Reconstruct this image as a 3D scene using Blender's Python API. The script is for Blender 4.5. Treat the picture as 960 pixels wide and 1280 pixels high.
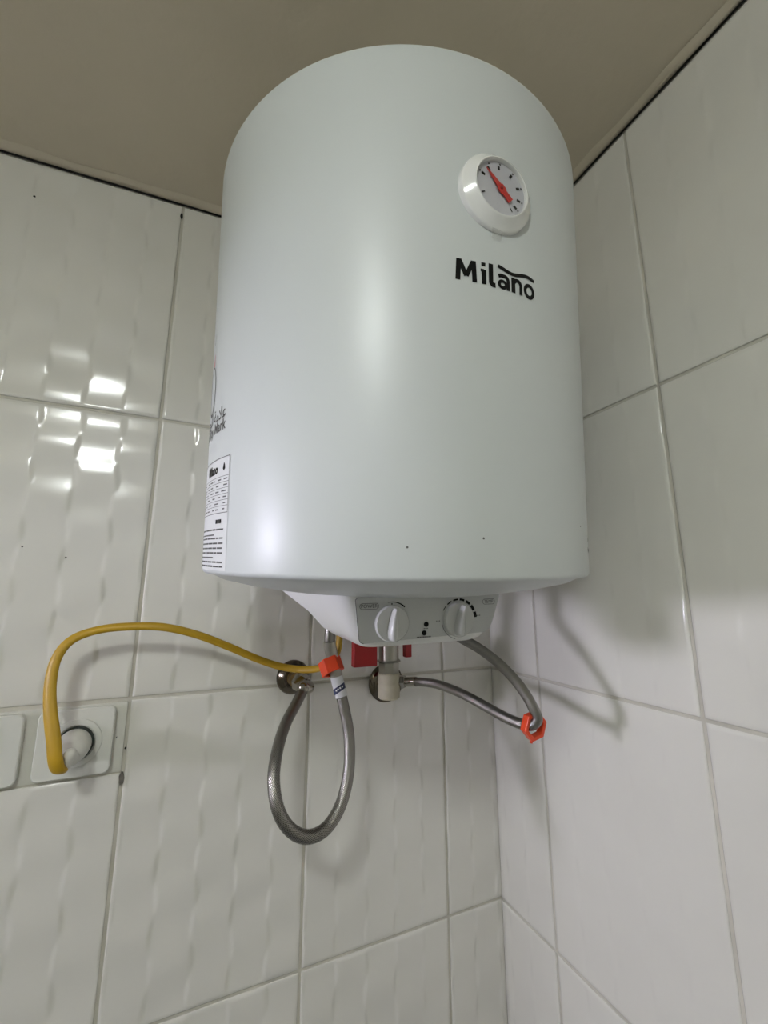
import bpy, bmesh, math, random
from mathutils import Vector, Matrix, noise
random.seed(7)
for o in list(bpy.data.objects): bpy.data.objects.remove(o)
SC = bpy.context.scene
COL = SC.collection
H = 1.65                      # camera height; all coordinates below are relative to the camera
PI = math.pi
sin, cos, rad = math.sin, math.cos, math.radians

# ------------------------------------------------------------------ camera
cd = bpy.data.cameras.new('camera'); cam = bpy.data.objects.new('camera', cd); COL.objects.link(cam)
cd.sensor_fit = 'VERTICAL'; cd.sensor_height = 24.0; cd.lens = 522.0 / 1280.0 * 24.0
cd.clip_start = 0.01
cam.location = (0, 0, H); cam.rotation_euler = (rad(101.0), 0, rad(-24.1))
SC.camera = cam
# ------------------------------------------------------------------ world, light, exposure
LAMP_STRENGTH = 60.0
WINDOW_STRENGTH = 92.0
w = bpy.data.worlds.new('world'); SC.world = w; w.use_nodes = True
w.node_tree.nodes['Background'].inputs[0].default_value = (0.75, 0.85, 1.0, 1)
w.node_tree.nodes['Background'].inputs[1].default_value = 0.3
SC.view_settings.view_transform = 'Standard'; SC.view_settings.look = 'None'
SC.view_settings.gamma = 1.0; SC.view_settings.use_curve_mapping = False
SC.view_settings.exposure = 0.33

# ------------------------------------------------------------------ materials
def nt(name):
    m = bpy.data.materials.new(name); m.use_nodes = True
    return m, m.node_tree, m.node_tree.nodes['Principled BSDF']
def mat(name, col, rough=0.5, metal=0.0, spec=0.5, var=0.0, scale=30.0, bump=0.0, bscale=200.0, coat=0.0, col2=None, alpha=None):
    m, t, b = nt(name)
    b.inputs['Roughness'].default_value = rough; b.inputs['Metallic'].default_value = metal
    b.inputs['Specular IOR Level'].default_value = spec; b.inputs['Coat Weight'].default_value = coat
    b.inputs['Coat Roughness'].default_value = 0.06
    c = (*col, 1)
    tc = t.nodes.new('ShaderNodeTexCoord')
    n = t.nodes.new('ShaderNodeTexNoise'); n.inputs['Scale'].default_value = scale; n.inputs['Detail'].default_value = 5
    t.links.new(tc.outputs['Object'], n.inputs['Vector'])
    r = t.nodes.new('ShaderNodeValToRGB')
    r.color_ramp.elements[0].position = 0.3; r.color_ramp.elements[1].position = 0.7
    lo = col2 if col2 else tuple(x * (1 - var) for x in col)
    r.color_ramp.elements[0].color = (*lo, 1); r.color_ramp.elements[1].color = c
    t.links.new(n.outputs['Fac'], r.inputs['Fac']); t.links.new(r.outputs['Color'], b.inputs['Base Color'])
    if bump:
        n2 = t.nodes.new('ShaderNodeTexNoise'); n2.inputs['Scale'].default_value = bscale; n2.inputs['Detail'].default_value = 4
        t.links.new(tc.outputs['Object'], n2.inputs['Vector'])
        bp = t.nodes.new('ShaderNodeBump'); bp.inputs['Strength'].default_value = bump; bp.inputs['Distance'].default_value = 0.002
        t.links.new(n2.outputs['Fac'], bp.inputs['Height']); t.links.new(bp.outputs['Normal'], b.inputs['Normal'])
    return m
def emit(name, col, s):
    m = bpy.data.materials.new(name); m.use_nodes = True; t = m.node_tree; t.nodes.clear()
    e = t.nodes.new('ShaderNodeEmission'); e.inputs[0].default_value = (*col, 1); e.inputs[1].default_value = s
    o = t.nodes.new('ShaderNodeOutputMaterial'); t.links.new(e.outputs[0], o.inputs[0]); return m
def clear_film(name, gl=0.1, rough=0.05):
    m = bpy.data.materials.new(name); m.use_nodes = True; t = m.node_tree; t.nodes.clear()
    a = t.nodes.new('ShaderNodeBsdfTransparent'); a.inputs[0].default_value = (0.95, 0.95, 0.95, 1)
    g = t.nodes.new('ShaderNodeBsdfGlossy'); g.inputs['Roughness'].default_value = rough
    x = t.nodes.new('ShaderNodeMixShader'); x.inputs[0].default_value = gl
    tc = t.nodes.new('ShaderNodeTexCoord'); n = t.nodes.new('ShaderNodeTexNoise'); n.inputs['Scale'].default_value = 120
    bp = t.nodes.new('ShaderNodeBump'); bp.inputs['Strength'].default_value = 0.25; bp.inputs['Distance'].default_value = 0.002
    t.links.new(tc.outputs['Object'], n.inputs['Vector']); t.links.new(n.outputs['Fac'], bp.inputs['Height'])
    t.links.new(bp.outputs['Normal'], g.inputs['Normal'])
    o = t.nodes.new('ShaderNodeOutputMaterial')
    t.links.new(a.outputs[0], x.inputs[1]); t.links.new(g.outputs[0], x.inputs[2]); t.links.new(x.outputs[0], o.inputs[0]); return m
def braid(name):
    m, t, b = nt(name)
    b.inputs['Metallic'].default_value = 1.0; b.inputs['Roughness'].default_value = 0.27
    b.inputs['Base Color'].default_value = (0.34, 0.33, 0.31, 1)
    uv = t.nodes.new('ShaderNodeUVMap'); sp = t.nodes.new('ShaderNodeSeparateXYZ'); t.links.new(uv.outputs[0], sp.inputs[0])
    def M(op, a, b2=None):
        n = t.nodes.new('ShaderNodeMath'); n.operation = op
        for i, v in enumerate((a, b2)):
            if v is None: continue
            if isinstance(v, (int, float)): n.inputs[i].default_value = v
            else: t.links.new(v, n.inputs[i])
        return n.outputs[0]
    U = M('MULTIPLY', sp.outputs['X'], 2 * PI / 0.0034); V = M('MULTIPLY', sp.outputs['Y'], 2 * PI * 12)
    a = M('SINE', M('ADD', U, V)); c = M('SINE', M('SUBTRACT', U, V))
    h = M('MAXIMUM', a, c)
    cr = t.nodes.new('ShaderNodeValToRGB'); cr.color_ramp.elements[0].position = 0.0; cr.color_ramp.elements[1].position = 0.8
    cr.color_ramp.elements[0].color = (0.09, 0.085, 0.075, 1); cr.color_ramp.elements[1].color = (0.36, 0.345, 0.32, 1)
    t.links.new(h, cr.inputs['Fac']); t.links.new(cr.outputs['Color'], b.inputs['Base Color'])
    bp = t.nodes.new('ShaderNodeBump'); bp.inputs['Strength'].default_value = 0.35; bp.inputs['Distance'].default_value = 0.0003
    t.links.new(h, bp.inputs['Height']); t.links.new(bp.outputs['Normal'], b.inputs['Normal'])
    return m
M_TILE = mat('glazed_tile', (0.82, 0.80, 0.74), 0.16, var=0.05, scale=6, coat=0.15)
M_GROUT = mat('grout', (0.69, 0.66, 0.575), 0.9, var=0.22, scale=18, bump=0.5, bscale=160)
M_PATCH = mat('plaster_patch', (0.76, 0.75, 0.68), 0.45, var=0.12, scale=25, bump=0.3, bscale=60)
M_CEIL = mat('ceiling_paint', (0.80, 0.71, 0.56), 0.75, var=0.10, scale=3.5, bump=0.35, bscale=55)
M_GRIME_SHADE = mat('grime_and_gap_shade', (0.03, 0.027, 0.023), 0.95, var=0.5, scale=60)
M_SHELL = mat('white_enamel', (0.62, 0.648, 0.642), 0.35, spec=0.42, var=0.015, scale=4, bump=0.02, bscale=300)
M_PLAS = mat('white_plastic', (0.80, 0.80, 0.77), 0.30, var=0.03, scale=20)
M_PLATE = mat('socket_plastic', (0.78, 0.78, 0.72), 0.25, var=0.03, scale=20)
M_FACE = mat('faceplate_grey', (0.58, 0.585, 0.575), 0.28, var=0.03, scale=15)
M_KNOB = mat('knob_plastic', (0.70, 0.70, 0.68), 0.25, var=0.03, scale=20)
M_INK = mat('black_ink', (0.006, 0.006, 0.006), 0.45, spec=0.15, var=0.2)
M_GREYINK = mat('grey_ink', (0.10, 0.10, 0.095), 0.5, var=0.2)
M_STICK = mat('sticker_paper', (0.74, 0.75, 0.75), 0.4, var=0.03)
M_RED = mat('needle_red', (0.62, 0.035, 0.03), 0.4, var=0.1)
M_DIAL = mat('dial_white', (0.60, 0.60, 0.64), 0.4, var=0.05)
M_BEZ = mat('bezel_white', (0.80, 0.80, 0.77), 0.16, var=0.03, bump=0.1, bscale=90, coat=0.5)
M_BRAID = braid('braided_steel')
M_CHROME = mat('chrome', (0.42, 0.39, 0.34), 0.14, metal=1.0, var=0.25, scale=40)
M_BRASS = mat('brass_thread', (0.45, 0.30, 0.13), 0.3, metal=1.0, var=0.3, scale=60)
M_STEEL = mat('dull_steel', (0.46, 0.44, 0.38), 0.35, metal=0.8, var=0.2, scale=40)
M_BEIGE = mat('beige_plastic', (0.60, 0.55, 0.41), 0.5, var=0.15, scale=60)
M_REDP = mat('red_plastic', (0.40, 0.005, 0.008), 0.35, var=0.1)
M_ORANGE = mat('orange_plastic', (0.86, 0.075, 0.018), 0.35, var=0.1)
M_YEL = mat('yellow_jacket', (0.50, 0.30, 0.008), 0.45, var=0.12, scale=40)
M_CORD = mat('white_cord', (0.74, 0.73, 0.67), 0.4, var=0.05)
M_BLACK = mat('recess_black', (0.008, 0.018, 0.014), 0.5, var=0.2)
M_BLUE = mat('blue_print', (0.02, 0.03, 0.09), 0.4, var=0.1)
M_FLOOR = mat('floor_tile', (0.62, 0.63, 0.70), 0.3, var=0.1, scale=8)
M_LAMPW = mat('lamp_frame', (0.8, 0.8, 0.8), 0.4)
M_LAMP = emit('lamp_diffuser', (0.94, 1.0, 0.98), LAMP_STRENGTH)
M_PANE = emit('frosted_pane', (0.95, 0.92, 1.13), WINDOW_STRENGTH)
M_FILM = clear_film('clear_film', 0.12)
M_LENS = clear_film('clear_lens', 0.07, 0.02)
def brickwall():
    m, t, b = nt('far_wall_tile'); b.inputs['Roughness'].default_value = 0.15
    tc = t.nodes.new('ShaderNodeTexCoord'); br = t.nodes.new('ShaderNodeTexBrick')
    br.offset = 0.0; br.inputs['Scale'].default_value = 1.0
    br.inputs['Brick Width'].default_value = 0.2525; br.inputs['Row Height'].default_value = 0.404
    br.inputs['Mortar Size'].default_value = 0.0025
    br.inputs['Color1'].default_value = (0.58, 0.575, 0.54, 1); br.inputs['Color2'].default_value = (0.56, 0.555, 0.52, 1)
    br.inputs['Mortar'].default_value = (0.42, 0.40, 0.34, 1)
    t.links.new(tc.outputs['UV'], br.inputs['Vector']); t.links.new(br.outputs['Color'], b.inputs['Base Color']); return m
M_FAR = brickwall()
M_STAIN = mat('grey_stain', (0.20, 0.185, 0.155), 0.9, var=0.4, scale=200)
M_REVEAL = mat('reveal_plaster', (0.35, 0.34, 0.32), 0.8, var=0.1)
M_DARKCH = mat('dark_chrome', (0.20, 0.17, 0.13), 0.16, metal=1.0, var=0.3, scale=50)

# ------------------------------------------------------------------ mesh + object helpers
WM = {}                       # object name -> matrix in camera-relative space
def mesh(name, V, F, smooth=True, uv=None, flat=()):
    me = bpy.data.meshes.new(name); me.from_pydata([tuple(v) for v in V], [], F)
    fl = set(flat)
    for i, p in enumerate(me.polygons): p.use_smooth = smooth and i not in fl
    if uv:
        l = me.uv_layers.new(name='UVMap')
        for lp in me.loops: l.data[lp.index].uv = uv[lp.vertex_index]
    me.update(); return me
def link(name, me, m, parent=None, M=Matrix()):
    """M: matrix of the object in camera-relative space"""
    o = bpy.data.objects.new(name, me); COL.objects.link(o)
    if me is not None and m is not None and not me.materials: me.materials.append(m)
    WM[o.name] = M.copy()
    if parent is None:
        o.matrix_world = Matrix.Translation((0, 0, H)) @ M
    else:
        o.parent = parent; o.matrix_basis = WM[parent.name].inverted() @ M
    return o
def obj(name, V, F, m, parent=None, base=None, smooth=True, uv=None, flat=(), sharp=None, frame=None):
    """verts in camera-relative space (or in 'frame' if given); origin put at the base centre of the verts"""
    V = [Vector(v) for v in V]
    fr = frame if frame else Matrix()
    lo = Vector([min(v[i] for v in V) for i in range(3)]); hi = Vector([max(v[i] for v in V) for i in range(3)])
    c = Vector(base) if base is not None else Vector(((lo.x + hi.x) / 2, (lo.y + hi.y) / 2, lo.z if parent is None else (lo.z + hi.z) / 2))
    me = mesh(name, [v - c for v in V], F, smooth, uv, flat)
    if sharp: 
        bm = bmesh.new(); bm.from_mesh(me); bmesh.ops.recalc_face_normals(bm, faces=bm.faces)
        for e in bm.edges:
            if len(e.link_faces) == 2 and e.calc_face_angle(0) > rad(sharp): e.smooth = False
        bm.to_mesh(me); bm.free()
    return link(name, me, m, parent, fr @ Matrix.Translation(c))
def tag(o, label, cat, group=None):
    o['label'] = label; o['category'] = cat
    if group: o['group'] = group
    return o
def empty(name, M):
    o = bpy.data.objects.new(name, None); COL.objects.link(o); o.empty_display_size = 0.05
    WM[o.name] = M.copy(); o.matrix_world = Matrix.Translation((0, 0, H)) @ M; return o
def struct(o): o['kind'] = 'structure'; return o
class MB:
    def __init__(s): s.V = []; s.F = []
    def add(s, V, F):
        k = len(s.V); s.V += [Vector(v) for v in V]; s.F += [tuple(i + k for i in f) for f in F]; return s
    def box(s, a, b):
        x0, y0, z0 = a; x1, y1, z1 = b
        return s.add([(x0,y0,z0),(x1,y0,z0),(x1,y1,z0),(x0,y1,z0),(x0,y0,z1),(x1,y0,z1),(x1,y1,z1),(x0,y1,z1)],
                     [(0,3,2,1),(4,5,6,7),(0,1,5,4),(1,2,6,5),(2,3,7,6),(3,0,4,7)])
    def lathe(s, prof, n=48, M=Matrix(), a0=0, ngon=False):
        """prof: (r, z) list; revolve around z, then M"""
        V = []; F = []; rows = []
        for r, z in prof:
            if r < 1e-7: rows.append([len(V)]); V.append(M @ Vector((0, 0, z)))
            else:
                rows.append(list(range(len(V), len(V) + n)))
                V += [M @ Vector((r * cos(a0 + 2*PI*i/n), r * sin(a0 + 2*PI*i/n), z)) for i in range(n)]
        for A, B in zip(rows, rows[1:]):
            for i in range(n):
                j = (i + 1) % n
                if len(A) == 1 and len(B) == 1: continue
                if len(A) == 1: F.append((A[0], B[i], B[j]))
                elif len(B) == 1: F.append((A[i], A[j], B[0]))
                else: F.append((A[i], A[j], B[j], B[i]))
        return s.add(V, F)
    def prism(s, poly, y0, y1, M=Matrix()):
        """poly in (x,z), extruded along y, then M"""
        n = len(poly); V = [M @ Vector((x, y0, z)) for x, z in poly] + [M @ Vector((x, y1, z)) for x, z in poly]
        F = [tuple(range(n)), tuple(range(2*n - 1, n - 1, -1))] + [(i, i + n, (i+1) % n + n, (i+1) % n) for i in range(n)]
        return s.add(V, F)
    def obj(s, name, m, parent=None, **k): return obj(name, s.V, s.F, m, parent, **k)
def rrect(cx, cz, w, h, r, n=5):
    P = []
    for qx, qz, a in ((1, 1, 0), (-1, 1, 90), (-1, -1, 180), (1, -1, 270)):
        for i in range(n + 1):
            t = rad(a + 90 * i / n); P.append((cx + qx * (w/2 - r) + r * cos(t), cz + qz * (h/2 - r) + r * sin(t)))
    return P
def spline(P, k=10, closed=False):
    P = [Vector(p) for p in P]; out = []; n = len(P)
    for i in range(n - 1):
        p0 = P[i-1] if i > 0 else P[0] * 2 - P[1]; p1, p2 = P[i], P[i+1]; p3 = P[i+2] if i + 2 < n else P[-1] * 2 - P[-2]
        for j in range(k):
            t = j / k
            out.append(0.5 * ((2*p1) + (p2 - p0)*t + (2*p0 - 5*p1 + 4*p2 - p3)*t*t + (3*p1 - p0 - 3*p2 + p3)*t**3))
    out.append(P[-1]); return out
def frames(P, up=Vector((0, 1, 0.3))):
    T = [((P[min(i+1, len(P)-1)] - P[max(i-1, 0)]).normalized()) for i in range(len(P))]
    n = (up - T[0] * up.dot(T[0])).normalized(); N = [n]
    for i in range(1, len(P)):
        n = N[-1] - T[i] * N[-1].dot(T[i]); N.append(n.normalized())
    return T, N
def tube(P, r, n=20, ra=None, twist=None, up=Vector((0, 1, 0.3))):
    """r: radius or f(t); ra: (half width, half thickness) for a flat section"""
    T, N = frames(P, up); V = []; F = []; uv = []; L = 0
    for i, p in enumerate(P):
        if i: L += (P[i] - P[i-1]).length
        b = T[i].cross(N[i]); t = i / (len(P) - 1)
        rr = r(t) if callable(r) else r
        for k in range(n):
            a = 2*PI*k/n
            if ra: q_ = ra(t); c, s_ = q_[0] * cos(a), q_[1] * sin(a)
            else: c, s_ = rr * cos(a), rr * sin(a)
            V.append(p + b * c + N[i] * s_); uv.append((L, abs(2 * k / n - 1) ))
    for i in range(len(P) - 1):
        for k in range(n):
            j = (k + 1) % n; F.append((i*n + k, i*n + j, (i+1)*n + j, (i+1)*n + k))
    F.append(tuple(range(n - 1, -1, -1))); F.append(tuple(range((len(P)-1)*n, len(P)*n)))
    return V, F, uv
def stroke2d(pts, w, closed=False):
    """flat ribbon around a 2d polyline -> verts2d, faces"""
    n = len(pts); P = [Vector(p) for p in pts]; V = []; F = []
    ws = w if isinstance(w, (list, tuple)) else [w] * n
    for i in range(n):
        a = P[i-1] if (i > 0 or closed) else P[i]; b = P[(i+1) % n] if (i < n-1 or closed) else P[i]
        d1 = (P[i] - a); d2 = (b - P[i])
        if d1.length < 1e-9: d1 = d2
        if d2.length < 1e-9: d2 = d1
        d1.normalize(); d2.normalize(); m_ = Vector((-(d1.y + d2.y), d1.x + d2.x))
        if m_.length < 1e-6: m_ = Vector((-d1.y, d1.x))
        m_.normalize(); k = 1 / max(0.45, m_.dot(Vector((-d1.y, d1.x))))
        V += [P[i] + m_ * ws[i] / 2 * k, P[i] - m_ * ws[i] / 2 * k]
    for i in range(n if closed else n - 1):
        j = (i + 1) % n; F.append((2*i, 2*i+1, 2*j+1, 2*j))
    return V, F
def text2d(s, size, bold=0.0, align='CENTER'):
    c = bpy.data.curves.new('text_tmp', 'FONT'); c.body = s; c.size = size; c.align_x = align; c.align_y = 'CENTER'
    c.offset = bold; c.resolution_u = 3
    o = bpy.data.objects.new('text_tmp', c); COL.objects.link(o)
    dg = bpy.context.evaluated_depsgraph_get(); me = bpy.data.meshes.new_from_object(o.evaluated_get(dg))
    V = [(v.co.x, v.co.y) for v in me.vertices]; F = [tuple(p.vertices) for p in me.polygons]
    bpy.data.objects.remove(o); bpy.data.curves.remove(c); bpy.data.meshes.remove(me)
    return V, F

# ------------------------------------------------------------------ room
YB, XR, XL, YF, ZF = 0.7025, 0.545, -0.80, -1.25, -H
def zc(x): return 0.667 + 0.05 * x           # underside of the ceiling (it is a little out of level)
G = 0.0021                                     # grout face behind tile face
wb = struct(MB().box((XL - 0.1, YB + G, ZF), (XR + 0.1, YB + 0.1, 0.80)).obj('wall_back', M_GROUT, smooth=False))
wr = struct(MB().box((XR + G, YF, ZF), (XR + 0.1, YB + G - 0.0001, 0.80)).obj('wall_right', M_GROUT, smooth=False))
def far_wall(name, corners, hole=None):
    V = [Vector(c) for c in corners]; L1 = (V[1] - V[0]).length; L2 = (V[3] - V[0]).length
    if hole is None: return struct(obj(name, V, [(0, 1, 2, 3)], M_FAR, smooth=False, uv=[(0, 0), (L1, 0), (L1, L2), (0, L2)]))
    a0, a1, b0, b1 = hole; ex = (V[1] - V[0]).normalized(); ez = (V[3] - V[0]).normalized(); P = []; U = []
    for b in (0, b0, b1, L2):
        for a in (0, a0, a1, L1): P.append(V[0] + ex * a + ez * b); U.append((a, b))
    F = [(i + 4*j, i + 1 + 4*j, i + 5 + 4*j, i + 4 + 4*j) for j in range(3) for i in range(3) if not (i == 1 and j == 1)]
    return struct(obj(name, P, F, M_FAR, smooth=False, uv=U))
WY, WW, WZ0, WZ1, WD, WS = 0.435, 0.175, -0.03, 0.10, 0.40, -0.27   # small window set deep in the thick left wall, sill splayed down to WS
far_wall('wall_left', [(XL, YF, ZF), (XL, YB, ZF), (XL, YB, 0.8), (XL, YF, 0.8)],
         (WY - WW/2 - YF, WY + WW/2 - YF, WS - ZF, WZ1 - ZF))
far_wall('wall_front', [(XR, YF, ZF), (XL, YF, ZF), (XL, YF, 0.8), (XR, YF, 0.8)])
struct(MB().box((XL, YF, ZF - 0.05), (XR + 0.05, YB + 0.05, ZF)).obj('floor', M_FLOOR, smooth=False))
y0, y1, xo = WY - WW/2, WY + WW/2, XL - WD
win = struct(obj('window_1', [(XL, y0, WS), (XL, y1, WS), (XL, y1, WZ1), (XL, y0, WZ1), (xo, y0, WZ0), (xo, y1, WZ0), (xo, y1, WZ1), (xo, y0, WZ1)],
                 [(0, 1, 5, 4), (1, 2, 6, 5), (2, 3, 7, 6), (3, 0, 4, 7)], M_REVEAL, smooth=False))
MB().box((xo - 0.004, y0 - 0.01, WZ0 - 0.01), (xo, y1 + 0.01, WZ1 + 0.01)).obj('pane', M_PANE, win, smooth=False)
# ceiling with slightly uneven plaster
V = []; F = []; nx, ny = 60, 56
for j in range(ny + 1):
    for i in range(nx + 1):
        x = XL - 0.02 + (XR + 0.04 - XL) * i / nx; y = YF - 0.02 + (YB + 0.04 - YF) * j / ny
        dz = 0.0022 * noise.noise(Vector((x * 4, y * 4, 3))) + 0.0012 * noise.noise(Vector((x * 11, y * 11, 7)))
        edge = min(1, max(0, min(YB - y, XR - x)) / 0.08)
        V.append((x, y, zc(x) + 0.0025 + dz * edge))
for j in range(ny):
    for i in range(nx):
        a = j * (nx + 1) + i; F.append((a, a + nx + 1, a + nx + 2, a + 1))
struct(obj('ceiling', V, F, M_CEIL))
def crack(pts, w_, m, name):
    V, F = stroke2d(pts, w_)
    obj(name, [(x, y, zc(x) + 0.0008) for x, y in V], F, m, bpy.data.objects['ceiling'], smooth=False)
crack([(0.470, 0.500), (0.482, 0.494), (0.490, 0.496), (0.503, 0.488)], [.0004, .0016, .0010, .0004], M_GRIME_SHADE, 'plaster_crack')
# open joint with its shade painted as dark strips, and lumpy plaster lip where the ceiling meets the tiles
def lip(name, A, B, nrm, seed):
    A, B, nrm = Vector(A), Vector(B), Vector(nrm); V = []; F = []; n = 90; m_ = 9
    for i in range(n + 1):
        t = i / n; p = A.lerp(B, t); s_ = p.x * 9 + p.y * 9
        wd = 0.018 + 0.012 * noise.noise(Vector((s_, seed, 0))); dp = 0.0026 + 0.0050 * noise.noise(Vector((s_ * 1.7, seed, 4)))
        for k in range(m_ + 1):
            q = k / m_; d = 0.001 + wd * q
            V.append((p.x + nrm.x * d, p.y + nrm.y * d, zc(p.x + nrm.x * d) + 0.0022 - max(0.0, dp) * sin(PI * q) ** 0.7 * (1.3 - q)))
    for i in range(n):
        for k in range(m_):
            a = i * (m_ + 1) + k; F.append((a, a + 1, a + m_ + 2, a + m_ + 1))
    struct(obj(name, V, F, M_CEIL))
lip('trim_1', (XL, YB - 0.001, 0), (XR, YB - 0.001, 0), (0, -1, 0), 1.0)
lip('trim_2', (XR - 0.001, YF, 0), (XR - 0.001, YB, 0), (-1, 0, 0), 5.0)
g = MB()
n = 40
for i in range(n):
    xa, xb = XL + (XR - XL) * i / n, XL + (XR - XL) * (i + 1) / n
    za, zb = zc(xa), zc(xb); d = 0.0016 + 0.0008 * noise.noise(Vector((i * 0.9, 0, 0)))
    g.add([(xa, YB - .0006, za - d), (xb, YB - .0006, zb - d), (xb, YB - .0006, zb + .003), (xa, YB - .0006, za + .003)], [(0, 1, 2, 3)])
struct(g.obj('gap_shade_1', M_GRIME_SHADE, smooth=False))
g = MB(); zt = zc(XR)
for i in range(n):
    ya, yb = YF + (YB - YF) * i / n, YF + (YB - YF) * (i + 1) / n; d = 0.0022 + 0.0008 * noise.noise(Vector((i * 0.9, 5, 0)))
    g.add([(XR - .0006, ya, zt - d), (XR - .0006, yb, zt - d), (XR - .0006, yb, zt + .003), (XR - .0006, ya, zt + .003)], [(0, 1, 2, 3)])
struct(g.obj('gap_shade_2', M_GRIME_SHADE, smooth=False))

# ------------------------------------------------------------------ relief tiles, one object each
STRIP, LAM, AMP = 0.0500, 0.0810, 0.00100
def relief(u, v, k_=1.0):
    up = u + 0.0022 * sin(2 * PI * v / LAM + 0.6)
    s_ = max(-1.0, min(1.0, 7.0 * sin(PI * up / STRIP)))
    return k_ * AMP * s_ * sin(2 * PI * v / LAM)
TW, TH = 0.2470, 0.3995
def tile_mesh(w_, h0, h1, key, u0=0.0, v0=0.0, k_=1.0):
    """local: x along the wall, z up, y = depth (negative is towards the room); h0/h1 = height at x=0 and x=w_"""
    us = {0.0, 0.0013, w_ - 0.0013, w_}
    k = 0
    while k * STRIP - u0 < w_ + 0.01:
        for d in (-.009, -.0055, -.0035, -.0015, .0005, .0025, .0045, .0075, .018, .030):
            x = k * STRIP - u0 + d
            if 0.003 < x < w_ - 0.003: us.add(x)
        k += 1
    us = sorted(us); nv = max(6, int(max(h0, h1) / 0.0058))
    vs = [0.0, 0.0013 / h0] + [(i / nv) for i in range(1, nv)] + [1 - 0.0013 / h0, 1.0]
    V = []; F = []; nu = len(us); nvv = len(vs)
    for j, t in enumerate(vs):
        for i, u in enumerate(us):
            h = h0 + (h1 - h0) * u / w_; v = t * h
            b = i in (0, nu - 1) or j in (0, nvv - 1)
            V.append((u, 0.0010 if b else -relief(u + u0, v + v0, k_), v))
    for j in range(nvv - 1):
        for i in range(nu - 1): a = j * nu + i; F.append((a, a + 1, a + nu + 1, a + nu))
    ring = [i for i in range(nu)] + [j * nu + nu - 1 for j in range(1, nvv)] + [(nvv - 1) * nu + i for i in range(nu - 2, -1, -1)] + [j * nu for j in range(nvv - 2, 0, -1)]
    k0 = len(V); nf = len(F)
    for r in ring: V.append((V[r][0], 0.0065, V[r][2]))
    for i in range(len(ring)):
        j = (i + 1) % len(ring); F.append((ring[j], ring[i], k0 + i, k0 + j))
    me = mesh(key, V, F, True, None, range(nf, len(F))); me.materials.append(M_TILE); return me
FULL = tile_mesh(TW, TH, TH, 'tile'); FULLR = tile_mesh(TW, TH, TH, 'tile_right', k_=0.45)
MBACK = Matrix(); 
def put_tile(me, parent, x, z, sx=1.0, sz=1.0, wall='back'):
    jit = lambda a: random.uniform(-a, a)
    if wall == 'back':
        M = Matrix.Translation((x, YB + jit(0.0003), z)) @ Matrix.Rotation(jit(0.0010), 4, 'Z') @ Matrix.Rotation(jit(0.0008), 4, 'X')
    else:   # right wall: local x runs towards the camera (-Y), local -y faces the room (-X)
        M = Matrix.Translation((XR + jit(0.0003), x, z)) @ Matrix.Rotation(rad(-90) + jit(0.0010), 4, 'Z') @ Matrix.Rotation(jit(0.0008), 4, 'X')
    M = M @ Matrix.Diagonal((sx, 1, sz, 1))
    return link('tile', me, None, parent, M)
J = 0.0042                                     # joint width
# back wall
xj = [-0.0685 - 0.2520 * k for k in range(2, 0, -1)] + [-0.0685, 0.1820, 0.4335]
zj = [-1.65, -1.342, -0.938, -0.534, -0.1425, 0.2665]
for i, x in enumerate(xj):
    x0 = x + J/2; x1 = (xj[i+1] if i + 1 < len(xj) else XR + 0.001 + J/2) - J/2
    cutx = i + 1 == len(xj)
    for k, z in enumerate(zj):
        z0 = z + J/2
        if k + 1 == len(zj):
            put_tile(tile_mesh(x1 - x0, zc(x0) - 0.0022 - z0, zc(x1) - 0.0022 - z0, 'tile_top'), wb, x0, z0); continue
        z1 = zj[k+1] - J/2
        if abs(x + 0.3205) < 0.01 and k == 3:                       # the tile under the sockets is cut down
            put_tile(tile_mesh(x1 - x0, -0.2365 - z0, -0.2355 - z0, 'tile_cut'), wb, x0, z0); continue
        if cutx or k == 0: put_tile(tile_mesh(x1 - x0, z1 - z0, z1 - z0, 'tile_cut', 0, 0 if k else 0.1), wb, x0, z0)
        else: put_tile(FULL, wb, x0, z0, (x1 - x0) / TW, (z1 - z0) / TH)
# right wall (from the corner towards the camera)
yj = [YB + 0.0005, 0.5775, 0.3218] + [0.3218 - 0.2520 * k for k in range(1, 7)]
zr = [-1.65, -1.342, -0.938, -0.5355, -0.1430, 0.2735]
for i in range(len(yj) - 1):
    y0 = yj[i] - (J/2 if i else 0.0); y1 = yj[i+1] + J/2; wd = y0 - y1
    for k, z in enumerate(zr):
        z0 = z + J/2
        if k + 1 == len(zr):
            hh = zc(XR) - 0.0028 - z0; put_tile(tile_mesh(wd, hh, hh, 'tile_top', k_=0.45), wr, y0, z0, wall='right'); continue
        z1 = zr[k+1] - J/2
        if i == 0 or k == 0: put_tile(tile_mesh(wd, z1 - z0, z1 - z0, 'tile_cut', 0.13 if i == 0 else 0, 0, 0.45), wr, y0, z0, wall='right')
        else: put_tile(FULLR, wr, y0, z0, wd / TW, (z1 - z0) / TH, wall='right')
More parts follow.
